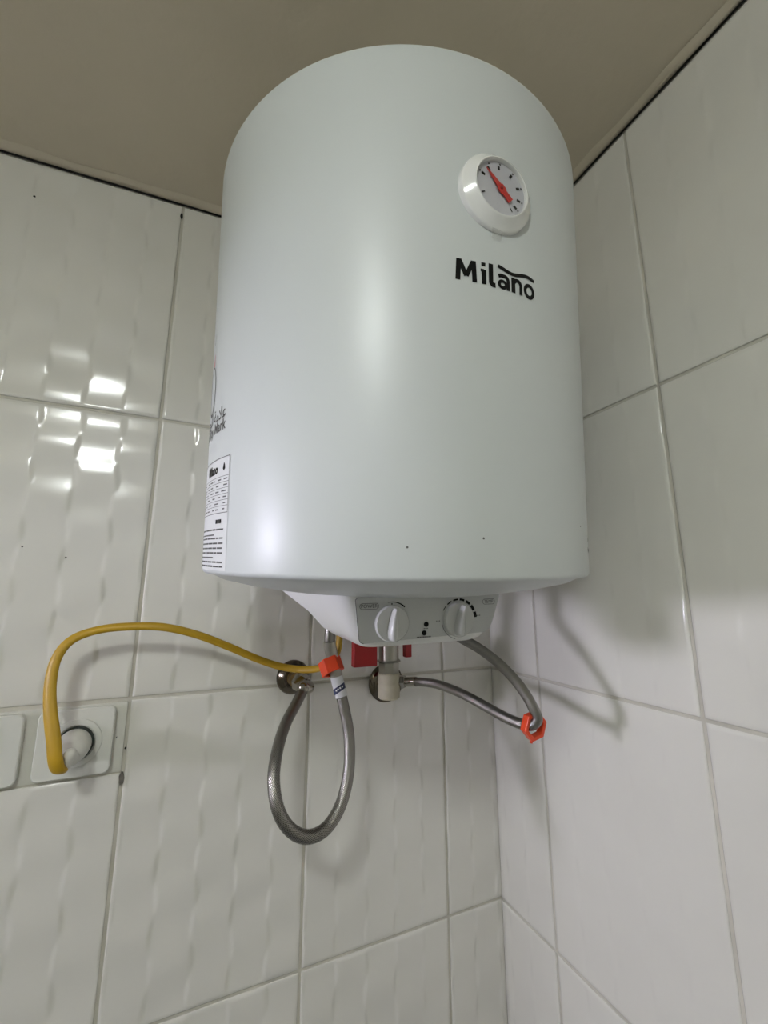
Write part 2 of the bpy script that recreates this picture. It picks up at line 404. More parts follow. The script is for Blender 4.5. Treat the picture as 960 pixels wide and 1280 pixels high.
# plaster patch behind the sockets, broken dark grout at its corner, chips in the glaze
MB().prism(rrect(-0.1945, -0.1895, 0.2480, 0.0870, 0.002), YB + 0.0002, YB + 0.006).obj('plaster_patch', M_PATCH, wb, smooth=False)
def blob(x, z, r, name='chip', seed=0, elong=1.0, m=None):
    n = 9; P = [(x + r * (0.7 + 0.5 * random.random()) * cos(2*PI*i/n), z + elong * r * (0.7 + 0.5 * random.random()) * sin(2*PI*i/n)) for i in range(n)]
    MB().prism(P, YB - 0.0009, YB + 0.003).obj(name, m or M_GRIME_SHADE, wb, smooth=False)
for a in ((-0.213, 0.061, .0011), (-0.164, 0.048, .0010), (-0.256, 0.010, .0008), (-0.268, 0.592, .0016), (-0.0795, -0.190, .0008), (-0.068, -0.205, .0012)): blob(*a)
blob(-0.0685, -0.2420, 0.0034, 'grout_stain', elong=2.4, m=M_STAIN); blob(-0.0700, 0.6420, 0.0022, 'grout_stain', elong=3.0)

# ------------------------------------------------------------------ ceiling lamp (behind the camera)
LX, LY = -0.41, -0.45; lz = zc(LX)
lamp = tag(empty('ceiling_lamp', Matrix.Translation((LX, LY, lz))), 'square white ceiling panel lamp', 'lamp')
MB().prism(rrect(0, 0, 0.155, 0.155, 0.02), 0.0, 0.012, Matrix.Translation((LX, LY, lz + 0.002)) @ Matrix.Rotation(rad(-90), 4, 'X')).obj('lamp_housing', M_LAMPW, lamp, smooth=False)
MB().prism(rrect(0, 0, 0.15, 0.15, 0.015), 0.0, 0.034, Matrix.Translation((LX, LY, lz - 0.0100)) @ Matrix.Rotation(rad(-90), 4, 'X')).obj('diffuser', M_LAMP, lamp, smooth=False)

# ------------------------------------------------------------------ water heater
HR, HL = 0.2157, 0.4413
ez = Vector((-0.0273, -0.084, 1.0)).normalized(); fa = rad(-2.7)
fdir = Vector((sin(fa), -cos(fa), 0)); fdir = (fdir - ez * fdir.dot(ez)).normalized(); ey = -fdir; ex = ey.cross(ez)
HC = Vector((0.2218, YB - 0.02 - HR, 0.0263))
HM = Matrix(((ex.x, ey.x, ez.x, HC.x), (ex.y, ey.y, ez.y, HC.y), (ex.z, ey.z, ez.z, HC.z), (0, 0, 0, 1)))
heater = tag(empty('water_heater', HM), 'large white cylindrical electric water heater hung on the tiled wall', 'water heater')
def hob(mb, name, m, parent=heater, **k): return obj(name, mb.V, mb.F, m, parent, frame=HM if parent is heater else HP, **k)
HP = HM @ Matrix.Translation((-0.0095, 0, 0))       # the control housing sits a little left of centre
prof = []
rb, rt = 0.0045, 0.006
for i in range(7): a = rad(-90 + 90 * i / 6); prof.append((HR - rb + rb * cos(a), rb + rb * sin(a)))
for i in range(1, 12): prof.append((HR, rb + (HL - rb - rt) * i / 12))
for i in range(7): a = rad(90 * i / 6); prof.append((HR - rt + rt * cos(a), HL - rt + rt * sin(a)))
prof += [(HR * 0.8, HL + 0.004), (HR * 0.4, HL + 0.010), (0, HL + 0.012)]
hob(MB().lathe([(HR - 0.012, 0.0015)] + prof, 160), 'shell', M_SHELL, sharp=50)
hob(MB().lathe([(HR - 0.0045, 0.0001), (HR - 0.009, -0.0005), (HR - 0.020, -0.0062), (HR - 0.045, -0.0125), (0.135, -0.0185), (0.10, -0.0215), (0.05, -0.0235), (0, -0.024)], 128), 'bottom_cap', M_SHELL, sharp=50)
# wall bracket (behind)
b = MB().box((-0.12, 0.19, 0.36), (0.12, 0.2335, 0.40)).box((-0.09, 0.205, 0.375), (-0.06, 0.2335, 0.43)).box((0.06, 0.205, 0.375), (0.09, 0.2335, 0.43))
hob(b, 'mounting_bracket', M_STEEL, smooth=False)
def cyl(V2, th0, h0, off, F, name, m, parent):
    """lay 2d verts (metres) on the shell; th0 in degrees from the heater's front"""
    V = [((HR + off) * sin(rad(th0) + x / HR), -(HR + off) * cos(rad(th0) + x / HR), h0 + y) for x, y in V2]
    return obj(name, V, F, m, parent, frame=HM, smooth=False)
# brand lettering
def letters():
    u = lambda deg: HR * rad(deg + 2.7)          # measured angle -> arc length from the front line
    z0, cap, xh = 0.0, 0.0178, 0.0128
    w_ = 0.0041
    def arc(cx, cy, rx, ry, a, b, n=12): return [(cx + rx * cos(rad(a + (b - a) * i / n)), cy + ry * sin(rad(a + (b - a) * i / n))) for i in range(n + 1)]
    out = []
    m0, m1 = u(-12.95), u(-8.2)
    out.append(('letter', [([(m0 + .0018, 0), (m0 + .0026, cap)], w_), ([(m1 - .0018, 0), (m1 - .0026, cap)], w_),
                           ([(m0 + .0030, cap - .0006), ((m0 + m1) / 2, .0042)], w_ * .95), ([(m1 - .0030, cap - .0006), ((m0 + m1) / 2, .0042)], w_ * .95)]))
    i0 = u(-6.45)
    out.append(('letter', [([(i0, 0), (i0, xh - .0005)], w_), ([(i0 - .0030, xh - .0012), (i0, xh - .0012)], .0024), ([(i0 - .0024, xh + .0040), (i0 + .0014, xh + .0040)], .0032)]))
    l0 = u(-4.75)
    out.append(('letter', [([(l0, cap + .0012), (l0, .0035)] + arc(l0 + .0028, .0035, .0028, .0022, 180, 262, 5) + [(l0 + .0042, .0014)], w_)]))
    a0, a1 = u(-3.0), u(0.05)
    out.append(('letter', [([(a0 + .0004, xh - .0022), (a0 + .003, xh - .0014)] + arc(a1 - .0048, xh - .0050, .0034, .0036, 85, 0, 6) + [(a1 - .0014, 0)], .0033),
                           (arc(a0 + .0046, .0040, .0034, .0028, 0, 360, 18), .0028)]))
    n0, n1 = u(0.75), u(3.65)
    out.append(('letter', [([(n0 + .0014, 0), (n0 + .0014, xh)], w_), ([(n0 + .0016, xh - .0042)] + arc((n0 + n1) / 2 + .0003, xh - .0052, .0038, .0040, 150, 0, 9) + [(n1 - .0014, 0)], .0034)]))
    o0, o1 = u(4.2), u(7.5)
    out.append(('letter', [(arc((o0 + o1) / 2, xh / 2, (o1 - o0) / 2 - .0014, xh / 2 - .0012, 0, 360, 28), .0033)]))
    t0, t1 = u(-2.95), u(7.5)
    tl = [(t0 + (t1 - t0) * i / 24, xh + .0048 + .0016 * cos(PI * 2 * (i / 24) * 1.15 + 0.5) - .0004 * i / 24) for i in range(25)]
    out.append(('tilde_stroke', [(tl, .0031)]))
    return out
lg = empty('brand_logo', HM); lg.parent = heater; lg.matrix_basis = Matrix(); WM[lg.name] = HM.copy(); lg['label'] = 'black Milano lettering'
for nm, strokes in letters():
    V = []; F = []
    for q, (pts, w_) in enumerate(strokes):
        # closed loops drop the repeated end point
        cl = (Vector(pts[0]) - Vector(pts[-1])).length < 1e-6
        v, f = stroke2d(pts[:-1] if cl else pts, w_, cl); k = len(V); V += v; F += [tuple(i + k for i in t) for t in f]
    cyl(V, 0, 0.2343, 0.0003, F, nm, M_INK, lg)
# side sticker: rating plate, text block; quality mark above
def rect2(x0, y0, x1, y1): return [(x0, y0), (x1, y0), (x1, y1), (x0, y1)]
def strip_rect(x0, y0, x1, y1, n=10):
    V = [(x0 + (x1 - x0) * i / n, y) for y in (y0, y1) for i in range(n + 1)]
    return V, [(i, i + 1, n + 2 + i, n + 1 + i) for i in range(n)]
TS = -67.2 + 2.7
sv, sf = strip_rect(-0.098, 0.0045, 0.0, 0.1065, 24)
stk = cyl(sv, TS, 0, 0.0002, sf, 'rating_sticker', M_STICK, heater)
def join2(parts):
    V = []; F = []
    for v, f in parts: k = len(V); V += list(v); F += [tuple(i + k for i in t) for t in f]
    return V, F
rnd = random.Random(3)
pr = []
for y in (0.1060, 0.0555): pr.append(strip_rect(-0.095, y - .0003, -0.0008, y + .0003, 24))
pr.append(strip_rect(-0.0013, 0.0555, -0.0008, 0.1060, 1))
for k, y in enumerate((0.0885, 0.0832, 0.0778, 0.0724, 0.0670, 0.0618)):
    pr.append(strip_rect(-0.095, y - .0002, -0.0010, y + .0002, 24))
V, F = join2(pr); cyl(V, TS, 0, 0.0004, F, 'table_rule', M_GREYINK, stk)
pr = []
for k in range(6):
    y = 0.0858 - 0.0054 * k; x = -0.003 - rnd.random() * 0.004
    while x > -0.09:
        ln = rnd.uniform(0.004, 0.010); pr.append(strip_rect(x - ln, y - .0006, x, y + .0006, 2)); x -= ln + rnd.uniform(0.002, 0.012)
for y, e in ((0.0408, .075), (0.0362, -1), (0.0330, .08), (0.0285, .08), (0.0242, .08), (0.0200, .08), (0.0158, -1), (0.0118, .08), (0.0080, .08)):
    if e < 0: pr.append(strip_rect(-0.085, y - .0006, -0.028, y + .0006, 8)); continue
    x = -0.006 - rnd.random() * 0.002
    while x > -e: ln = rnd.uniform(0.006, 0.016); pr.append(strip_rect(x - ln, y - .0007, x, y + .0007, 3)); x -= ln + 0.0012
V, F = join2(pr); cyl(V, TS, 0, 0.0004, F, 'fine_print', M_GREYINK, stk)
v, f = text2d('Milano', 0.0120, 0.0005); cyl([(x - 0.043, y) for x, y in v], TS, 0.0965, 0.0004, f, 'header_print', M_INK, stk)
fl = [(-0.0118, 0.0935), (-0.0095, 0.0952), (-0.0100, 0.0985), (-0.0118, 0.1015), (-0.0132, 0.0985), (-0.0140, 0.0955)]
cyl(fl, TS, 0, 0.0004, [tuple(range(6))], 'flame_mark', M_INK, stk)
v, f = join2([strip_rect(-0.0255 + .0046 * i, 0.0462, -0.0215 + .0046 * i, 0.0498, 1) for i in range(3)]); cyl(v, TS, 0, 0.0004, f, 'heading_print', M_INK, stk)
qm = empty('quality_mark', HM); qm.parent = heater; qm.matrix_basis = Matrix(); WM[qm.name] = HM.copy()
v, f = text2d('Quality Mark', 0.0150, 0.0002, 'RIGHT'); cyl(v, -68.2, 0.1375, 0.0003, f, 'mark_lettering', M_GREYINK, qm)
ar = '\uFE93\uFEA9\uFEEE\uFEA0\uFEDF\uFE8D \uFE94\uFEE3\uFEFC\uFECB'
v, f = text2d(ar, 0.0165, 0.0002, 'RIGHT'); cyl(v, -68.2, 0.1495, 0.0003, f, 'mark_lettering', M_GREYINK, qm)
dv = [(0.022 * sin(a) * (0.55 if sin(a) < 0 else 0.62), 0.022 * cos(a) * 1.15) for a in [2*PI*i/30 for i in range(30)]]
v, f = stroke2d(dv, [0.0012 + 0.002 * abs(sin(PI * i / 30)) for i in range(30)], True); cyl([(x, y) for x, y in v], -81.5, 0.182, 0.0003, f, 'mark_ring', M_GREYINK, qm)
v, f = stroke2d([(0, 0), (0.003, 0.012)], [.004, .001]); cyl(v, -81.0, 0.208, 0.0003, f, 'mark_tip', M_RED, qm)
v, f = stroke2d([(0, 0), (0.004, 0.010)], [.0015, .001]); cyl(v, -81.5, 0.232, 0.0003, f, 'mark_stroke', M_GREYINK, qm)
# marks on the right-hand side, specks in the enamel
pr = [stroke2d([(0, .004), (.004, 0), (.009, .003)], .0022), stroke2d([(.004, .010), (.008, .014)], .0022), stroke2d([(.012, .000), (.020, .004), (.030, .0)], .002)]
V, F = join2(pr); cyl(V, 34.6 + 2.7, 0.0245, 0.0003, F, 'side_print', M_GREYINK, heater)
for a, h in ((-22.9, 0.0251), (-7.5, 0.0324), (26.4, 0.0471)):
    r = 0.0009; cyl([(r * cos(i), r * sin(i)) for i in [2*PI*k/7 for k in range(7)]], a + 2.7, h, 0.00025, [tuple(range(7))], 'speck', M_GREYINK, heater)
# thermometer
GM = HM @ Matrix.Translation((-0.0016, -HR, 0.3155)) @ Matrix.Rotation(rad(90), 4, 'X')       # local z points out of the shell, y up
def gob(mb, name, m, parent, **k): return obj(name, mb.V, mb.F, m, parent, frame=GM, **k)
bez = gob(MB().lathe([(0.0340, -0.004), (0.0340, 0.0018), (0.0334, 0.0028), (0.0322, 0.0034), (0.0262, 0.0086), (0.0254, 0.0094), (0.0246, 0.0095), (0.0240, 0.0088), (0.0238, 0.0060)], 72), 'thermometer', M_BEZ, heater, sharp=40)
gob(MB().lathe([(0.0239, 0.0062), (0, 0.0062)], 48), 'dial', M_DIAL, bez)
def flat(V2, F, z): 
    mb = MB(); mb.add([(x, y, z) for x, y in V2], F); return mb
def pol(a, r): return (r * sin(rad(a)), r * cos(rad(a)))
for k, a in enumerate((-63, -37, -4, 35, 70, 104, 129, 146, -115)):
    v, f = stroke2d([pol(a, 0.0165), pol(a, 0.0200)], 0.0022 if k < 7 else 0.0010); gob(flat(v, f, 0.0065), 'scale_mark', M_INK, bez, smooth=False)
for a in (-63, -30, 0, 35, 70, 104, 129):
    v, f = stroke2d([pol(a, 0.0212), pol(a, 0.0224)], 0.0016); gob(flat(v, f, 0.0065), 'scale_dot', M_INK, bez, smooth=False)
na = -46; nx_, ny_ = sin(rad(na)), cos(rad(na))
def np_(l, s): return (nx_ * l + ny_ * s, ny_ * l - nx_ * s)
pts = [np_(0.0195, 0), np_(0.008, .0017), np_(0.0025, .0023), np_(0.002, .0036), np_(-0.003, .0036), np_(-0.0042, .0024), np_(-0.0125, .0028), np_(-0.0125, -.0028), np_(-0.0042, -.0024), np_(-0.003, -.0036), np_(0.002, -.0036), np_(0.0025, -.0023), np_(0.008, -.0017)]
gob(MB().prism(pts, -0.0080, -0.0073, Matrix(((1,0,0,0),(0,0,1,0),(0,-1,0,0),(0,0,0,1)))), 'needle', M_RED, bez, smooth=False)
gob(MB().lathe([(0.0014, 0.0080), (0.0013, 0.0085), (0, 0.0087)], 16), 'needle_pin', M_REDP, bez)
gob(MB().lathe([(0.0240, 0.0090), (0.018, 0.0098), (0.010, 0.0102), (0, 0.0103)], 48), 'lens', M_LENS, bez)
fv = [(-0.007, -0.0338, 0.0042), (0.003, -0.0345, 0.0042), (0.0035, -0.0400, 0.0014), (-0.0055, -0.0400, 0.0016)]
obj('film_tab', fv + [(x, y, z + 0.0002) for x, y, z in fv], [(0, 1, 2, 3), (7, 6, 5, 4), (0, 4, 5, 1), (1, 5, 6, 2), (2, 6, 7, 3), (3, 7, 4, 0)], M_FILM, bez, frame=GM, smooth=False)
# control housing under the shell (heater-local coordinates)
def sec(z, xw, yf, wb_, yb_, rf):
    """half outline: front width xw at yf, back width wb_ at yb_, rounded front corners"""
    P = []
    n = 10
    R_ = []
    for i in range(n + 1):          # right front corner -> right side
        t = i / n; R_.append(((1-t)**2 * (xw - rf) + 2*t*(1-t) * (xw + rf*0.35) + t*t * (xw + (wb_-xw)*0.35), (1-t)**2 * yf + 2*t*(1-t) * yf + t*t * (yf + (yb_-yf)*0.35)))
    R_ += [(wb_, yb_)]
    return [(-x, y, z) for x, y in reversed(R_)] + [(x, y, z) for x, y in R_]
secs = [sec(-0.0130, .0880, -.1060, .1260, .000, .010), sec(-0.0195, .0868, -.1070, .1250, .000, .010), sec(-0.040, .0790, -.1070, .100, -.030, .012),
        sec(-0.0560, .0715, -.1065, .086, -.040, .013), sec(-0.0630, .0655, -.1035, .075, -.045, .014), sec(-0.0670, .058, -.0965, .064, -.050, .014), sec(-0.0678, .050, -.088, .054, -.055, .012)]
V = [p for s_ in secs for p in s_]; n = len(secs[0]); F = []
for j in range(len(secs) - 1):
    for i in range(n): k = (i + 1) % n; F.append((j*n + i, (j+1)*n + i, (j+1)*n + k, j*n + k))
F.append(tuple(range((len(secs)-1)*n, len(secs)*n)))
hs = obj('control_housing', V, F, M_PLAS, heater, frame=HP, sharp=60)
PY = -0.1071                                             # front plane of the housing
fp = [(-.0735, -.0215), (-.0715, -.0195), (.0840, -.0195), (.0835, -.0230), (.0745, -.0480), (.0705, -.0545), (.0640, -.0575), (-.0650, -.0608), (-.0680, -.0595), (-.0695, -.0570)]
hob(MB().prism(fp, PY - 0.0010, PY + 0.001), 'faceplate', M_FACE, hs, smooth=False)
fo = [(x, z) for x, z in fp]; v, f = stroke2d([fo[i] for i in (1, 0, 9, 8, 7)], 0.0005)
hob(MB().add([(x, PY - 0.0012, z) for x, z in v], f), 'plate_outline', M_GREYINK, hs, smooth=False)
def fpf(v, f, name, m): return hob(MB().add([(x, PY - 0.0013, z) for x, z in v], f), name, m, hs, smooth=False)
K1, K2 = (-0.0375, -0.0440), (0.0346, -0.0435)
def knob(c, ang):
    mb = MB(); n = 40; Mk = Matrix.Translation((c[0], PY - 0.001, c[1])) @ Matrix.Rotation(rad(ang), 4, 'Y') @ Matrix.Rotation(rad(90), 4, 'X')
    mb.lathe([(0.0170, 0.0), (0.0170, 0.0022), (0.0160, 0.0036), (0.0130, 0.0030), (0.0085, 0.0022), (0, 0.0020)], n, Mk)
    # grip fin: pointed at the top, rounded at the bottom
    fin = [(0.0005, .0145), (.0018, .009), (.0030, .000), (.0034, -.008), (.0030, -.013), (.0015, -.0152), (-.0015, -.0152), (-.0030, -.013), (-.0034, -.008), (-.0030, .000), (-.0018, .009), (-0.0005, .0145)]
    m_ = len(fin); V = [Mk @ Vector((x * 1.5, y, .0018)) for x, y in fin] + [Mk @ Vector((x, y * .98, .0085 + .0015 * (y < 0))) for x, y in fin] + [Mk @ Vector((x * .45, y * .93, .0100 + .0014 * (y < 0))) for x, y in fin]
    F = [(j*m_ + i, j*m_ + (i+1) % m_, (j+1)*m_ + (i+1) % m_, (j+1)*m_ + i) for j in range(2) for i in range(m_)] + [tuple(range(2*m_, 3*m_))]
    mb.add(V, F)
    return hob(mb, 'knob', M_KNOB, hs, sharp=50)
knob(K1, 4); knob(K2, 10)
def arcpts(c, r, a, b, n=10): return [(c[0] + r * sin(rad(a + (b - a) * i / n)), c[1] + r * cos(rad(a + (b - a) * i / n))) for i in range(n + 1)]
fpf(*stroke2d(arcpts(K1, 0.0198, -12, 42), [.0004 + .0010 * i / 10 for i in range(11)]), 'power_arc', M_INK)
fpf([(K1[0] + .0007 * cos(i), K1[1] + .0180 + .0007 * sin(i)) for i in [2*PI*k/8 for k in range(8)]], [tuple(range(8))], 'index_dot', M_INK)
for k in range(7):
    a = -62 + 22 * k; fpf(*stroke2d(arcpts(K2, 0.0196, a, a + 16, 4), .0008 + .00045 * k), 'heat_dash', M_INK)
fpf(*stroke2d(arcpts(K2, 0.0190, -102, -168), .0005), 'off_arc', M_GREYINK)
for name, txt, cx, cz, wd in (('power_print', 'POWER', -.0600, -.0275, .0185), ('temp_print', 'TEMP', .0705, -.0270, .0145)):
    v, f = text2d(txt, 0.0047); p = stroke2d(rrect(0, 0, wd, .0052, .0025), .0004, True)
    V, F = join2([(v, f), p]); fpf([(x + cx, z + cz) for x, z in V], F, name, M_GREYINK)
def bars(cx, cz, wd, h, name):
    pr = []; x = -wd/2
    while x < wd/2 - .0004: pr.append(strip_rect(cx + x, cz - h/2, cx + min(wd/2, x + .0011), cz + h/2, 1)); x += .0016
    V, F = join2(pr); fpf(V, F, name, M_GREYINK)
for i, z in enumerate((-.0465, -.0545)):
    c = (-0.0015 - 0.0022 * i, z); Mk = Matrix.Translation((c[0], PY - 0.001, c[1])) @ Matrix.Rotation(rad(90), 4, 'X')
    hob(MB().lathe([(0.0024, 0), (0.0024, .0006), (0.0018, .0009), (0.0013, .0004), (0, .0006)], 20, Mk), 'indicator_light', M_INK, hs)
bars(-0.0020, -.0505, .0045, .0009, 'small_print'); bars(-0.0040, -.0583, .0150, .0012, 'small_print')
bars(K2[0] - .0228, K2[1] - .0005, .0050, .0009, 'small_print'); bars(K2[0] + .0225, K2[1] + .0030, .0060, .0010, 'small_print')
# the two water connections under the tank
PORT_A, PORT_B = Vector((0.184, 0.590, 0.0)), Vector((0.262, 0.515, -0.004))
for P in (PORT_A, PORT_B):
    mb = MB().lathe([(0.0, 0.050), (0.0105, 0.050), (0.0105, -0.004), (0.0125, -0.004), (0.0125, -0.018), (0.0105, -0.020), (0, -0.020)], 24, Matrix.Translation(P))
    obj('water_port', mb.V, mb.F, M_CHROME, heater, sharp=40)

# ------------------------------------------------------------------ pixels of the photograph are read here once, as directions, to lay the hoses and the cable out in depth
yaw, pit, FPX = rad(24.1), rad(11.0), 522.0
cF = Vector((sin(yaw) * cos(pit), cos(yaw) * cos(pit), sin(pit))); cR = Vector((cos(yaw), -sin(yaw), 0)); cU = cR.cross(cF)
def at(x, y, Y):
    d = cF * FPX + cR * (x - 480) + cU * (640 - y); return d * (Y / d.y)
def hexring(name, c, axis, R, width, thick, label, cat, spin=0, gap=None, nubs=()):
    """six-sided plastic ring; gap = (a,b) degrees left open"""
    z = Vector(axis).normalized(); x = Vector((0, 0, 1)).cross(z).normalized(); y = z.cross(x)
    A = [i * 60 + spin for i in range(6)]; A += [A[0] + 360]
    V = []; F = []
    for a in A[:-1]:
        for r in (R, R - thick):
            for s_ in (-width/2, width/2):
                V.append(Vector(c) + (x * cos(rad(a)) + y * sin(rad(a))) * r + z * s_)
    for i in range(6):
        p, q = 4*i, 4*((i+1) % 6)
        if gap is not None and i == gap:
            F += [(p, p+1, p+3, p+2), (q, q+2, q+3, q+1)]; continue
        F += [(p, q, q+1, p+1), (p+2, p+3, q+3, q+2), (p, p+2, q+2, q), (p+1, q+1, q+3, p+3)]
    mb = MB(); mb.add(V, F)
    bm = bmesh.new(); bl = [bm.verts.new(v) for v in mb.V]; bm.verts.ensure_lookup_table()
    for f in mb.F: bm.faces.new([bl[i] for i in f])
    bmesh.ops.recalc_face_normals(bm, faces=bm.faces)
    bmesh.ops.bevel(bm, geom=list(bm.edges), offset=min(thick, width) * 0.16, segments=2, affect='EDGES', profile=0.5)
    bm.verts.index_update(); V = [v.co.copy() for v in bm.verts]; F = [tuple(v.index for v in f.verts) for f in bm.faces]; bm.free()
    root = tag(empty(name, Matrix.Translation(Vector(c) - Vector((0, 0, R)))), label, cat)
    obj('ring', V, F, M_ORANGE, root, smooth=False)
    for a in nubs:
        d = x * cos(rad(a)) + y * sin(rad(a)); P = [Vector(c) + d * (R * 0.86), Vector(c) + d * (R * 0.86 + 0.0050)]
        v, f, _ = tube(P, 0.0019, 8); obj('nub', v, f, M_ORANGE, root)
    return root

def nutlathe(P0, P1, prof, n, m, name, parent, a0=0):
    """prof (r, t in 0..1) revolved around the line P0-P1"""
    P0, P1 = Vector(P0), Vector(P1); d = P1 - P0; L = d.length; q = d.to_track_quat('Z', 'Y').to_matrix().to_4x4()
    mb = MB().lathe([(r, t * L) for r, t in prof], n, Matrix.Translation(P0) @ q, a0); return obj(name, mb.V, mb.F, m, parent, sharp=35)

# ------------------------------------------------------------------ left wall outlet and looped hose
WA = at(366, 846, YB)
va = tag(empty('wall_outlet', Matrix.Translation(WA)), 'chrome water outlet in the wall crossed by the yellow cable', 'pipe fitting')
nutlathe(WA, WA + Vector((0, -0.012, 0)), [(0.0, .04), (0.026, .04), (0.026, .2), (0.0235, .5), (0.016, 1.0), (0.0, 1.0)], 36, M_DARKCH, 'escutcheon', va)
nutlathe(WA + Vector((0, -0.008, 0)), WA + Vector((0, -0.030, 0)), [(0, 0), (0.0115, 0), (0.0115, .5), (0.0108, .55), (0.0115, .6), (0.0115, 1), (0, 1)], 24, M_BRASS, 'threaded_nipple', va)
ea = WA + Vector((0.008, -0.036, -0.004))
nutlathe(WA + Vector((0, -0.026, 0)), ea + Vector((0.004, -0.004, -0.002)), [(0, 0), (0.0125, 0), (0.0138, .12), (0.0138, .88), (0.0125, 1), (0, 1)], 6, M_CHROME, 'hex_nut', va)
eb = at(379, 862, 0.648)
v, f, _ = tube(spline([ea, ea + Vector((0.006, -0.010, -0.004)), eb + Vector((0.001, 0, 0.004)), eb]), lambda t: 0.0098 - 0.0012 * t, 18); obj('elbow', v, f, M_CHROME, va)
pa = [eb + Vector((0.0006, 0.0, 0.006)), eb, at(370, 880, .635), at(357, 905, .612), at(347, 937, .588), at(342, 975, .567), at(348, 1013, .553), at(364, 1038, .547), at(386, 1046, .547),
      at(409, 1034, .551), at(427, 1003, .559), at(436, 962, .568), at(436, 918, .578), at(429, 880, .588), at(421, 848, .596), at(415, 820, .598), at(412, 797, .596), PORT_A + Vector((0.002, 0.002, -0.018))]
ha = tag(empty('braided_hose', Matrix.Translation(at(386, 1054, .547))), 'braided steel hose hanging in a long U-shaped loop below the heater', 'hose', 'flexible water hoses')
SA = spline(pa, 12); v, f, uvs = tube(SA, 0.0076, 22); obj('hose', v, f, M_BRAID, ha, uv=uvs)
lab0, lab1 = at(429, 872, .590), at(419, 842, .597)
def along(P, i0, i1, r, m, name, parent, n=22):
    v, f, _ = tube(P[i0:i1], r, n); return obj(name, v, f, m, parent, sharp=40)
def nearest(P, q): return min(range(len(P)), key=lambda i: (P[i] - q).length)
i0, i1 = nearest(SA, lab0), nearest(SA, lab1)
lb = along(SA, i0, i1 + 1, 0.0086, M_STICK, 'sleeve_label', ha); lb['label'] = 'white sleeve with a dark blue printed band'
# slanted blue band on the sleeve
T, N = frames(SA); mid = i0 + (i1 - i0) * 0.35; c = SA[int(mid)]; t_ = T[int(mid)]; n_ = N[int(mid)]; b_ = t_.cross(n_)
V = []; F = []; nn = 28
for i in range(nn):
    a = 2*PI*i/nn; q = c + (n_ * cos(a) + b_ * sin(a)) * 0.0088; sl = 0.0026 * (n_ * cos(a) + b_ * sin(a)).dot(cR)
    V += [q + t_ * (sl - 0.0040), q + t_ * (sl + 0.0036)]
F = [(2*i, 2*((i+1) % nn), 2*((i+1) % nn) + 1, 2*i + 1) for i in range(nn)]
obj('blue_band', V, F, M_BLUE, lb)
# the band carries small pale print, too small to read
dash = MB()
for k in range(4):
    for s_ in range(1):
        a = 0.35 * (k - 1.0); dirv = (-cF * cos(a) + cR * sin(a)); dirv = (dirv - t_ * dirv.dot(t_)).normalized(); side = t_.cross(dirv).normalized()
        q = c + dirv * 0.0091; sl = 0.0026 * dirv.dot(cR)
        dash.add([q + side * (-.0011) + t_ * (sl - .0010), q + side * .0011 + t_ * (sl - .0010), q + side * .0011 + t_ * (sl + .0012), q + side * (-.0011) + t_ * (sl + .0012)], [(0, 1, 2, 3)])
obj('band_print', dash.V, dash.F, M_STICK, lb, smooth=False)
i2, i3 = nearest(SA, at(420, 846, .596)), nearest(SA, at(412, 799, .596))
along(SA, i2, i3, 0.0088, M_STEEL, 'crimp_ferrule', ha)

# ------------------------------------------------------------------ right wall valve with red handle
WB = at(482, 853, YB)
vb = tag(empty('angle_valve', Matrix.Translation(WB)), 'wall valve with red butterfly handle and stained beige body', 'valve')
nutlathe(WB, WB + Vector((0, -0.012, 0)), [(0.0, .04), (0.032, .04), (0.032, .2), (0.029, .5), (0.020, 1.0), (0.0, 1.0)], 40, M_DARKCH, 'escutcheon', vb)
nutlathe(WB + Vector((-.004, -0.008, 0)), WB + Vector((-.008, -0.044, 0.004)), [(0, 0), (0.0135, 0), (0.0135, .3), (0.0125, .34), (0.0138, .38), (0.0138, .7), (0.0125, .74), (0.0135, .78), (0.0135, 1), (0, 1)], 20, M_BRASS, 'threaded_nipple', vb)
BY = 0.645
bt, bm_, bb = at(486, 806, BY), at(486, 842, BY), at(486, 873, BY)
up_ = Vector((0, 0, 1)); cx = at(486, 845, BY)
zt_, zm, zb_ = bt.z, bm_.z, bb.z
def vz(z): return Vector((cx.x, cx.y, z))
nutlathe(vz(zb_), vz(zm + .002), [(0, 0), (0.0150, 0), (0.0175, .06), (0.0178, .5), (0.0172, .55), (0.0178, .6), (0.0175, .96), (0.016, 1), (0, 1)], 28, M_BEIGE, 'valve_body', vb)
nutlathe(vz(zm), vz(zm + 0.021), [(0, 0), (0.0165, 0), (0.0172, .1), (0.0172, .85), (0.0158, .9), (0.0198, .92), (0.0202, .96), (0.0165, 1.0), (0, 1)], 8, M_STEEL, 'lock_nut', vb)
nutlathe(vz(zm + 0.021), vz(zt_ + 0.010), [(0, 0), (0.0160, 0), (0.0160, .8), (0.012, .9), (0.0, 1)], 24, M_STEEL, 'valve_stem', vb)
hb = MB()
L0, L1 = at(441, 808, 0.640), at(470, 832, 0.640)
hb.box((L0.x, 0.634, L1.z), (L1.x, 0.647, L0.z + 0.012))
hb.box((L1.x - 0.004, 0.638, L0.z + 0.006), (at(512, 806, .640).x, 0.644, L0.z + 0.016))
R0, R1 = at(505, 806, 0.640), at(513, 821, 0.640)
hb.box((R0.x, 0.634, R1.z), (R1.x, 0.646, R0.z + 0.012))
ho = hb.obj('butterfly_handle', M_REDP, vb, smooth=False)
bv = ho.modifiers.new('bevel', 'BEVEL'); bv.width = 0.0018; bv.segments = 3
na_ = at(494, 852, BY); nb_ = at(507, 852.5, .632)
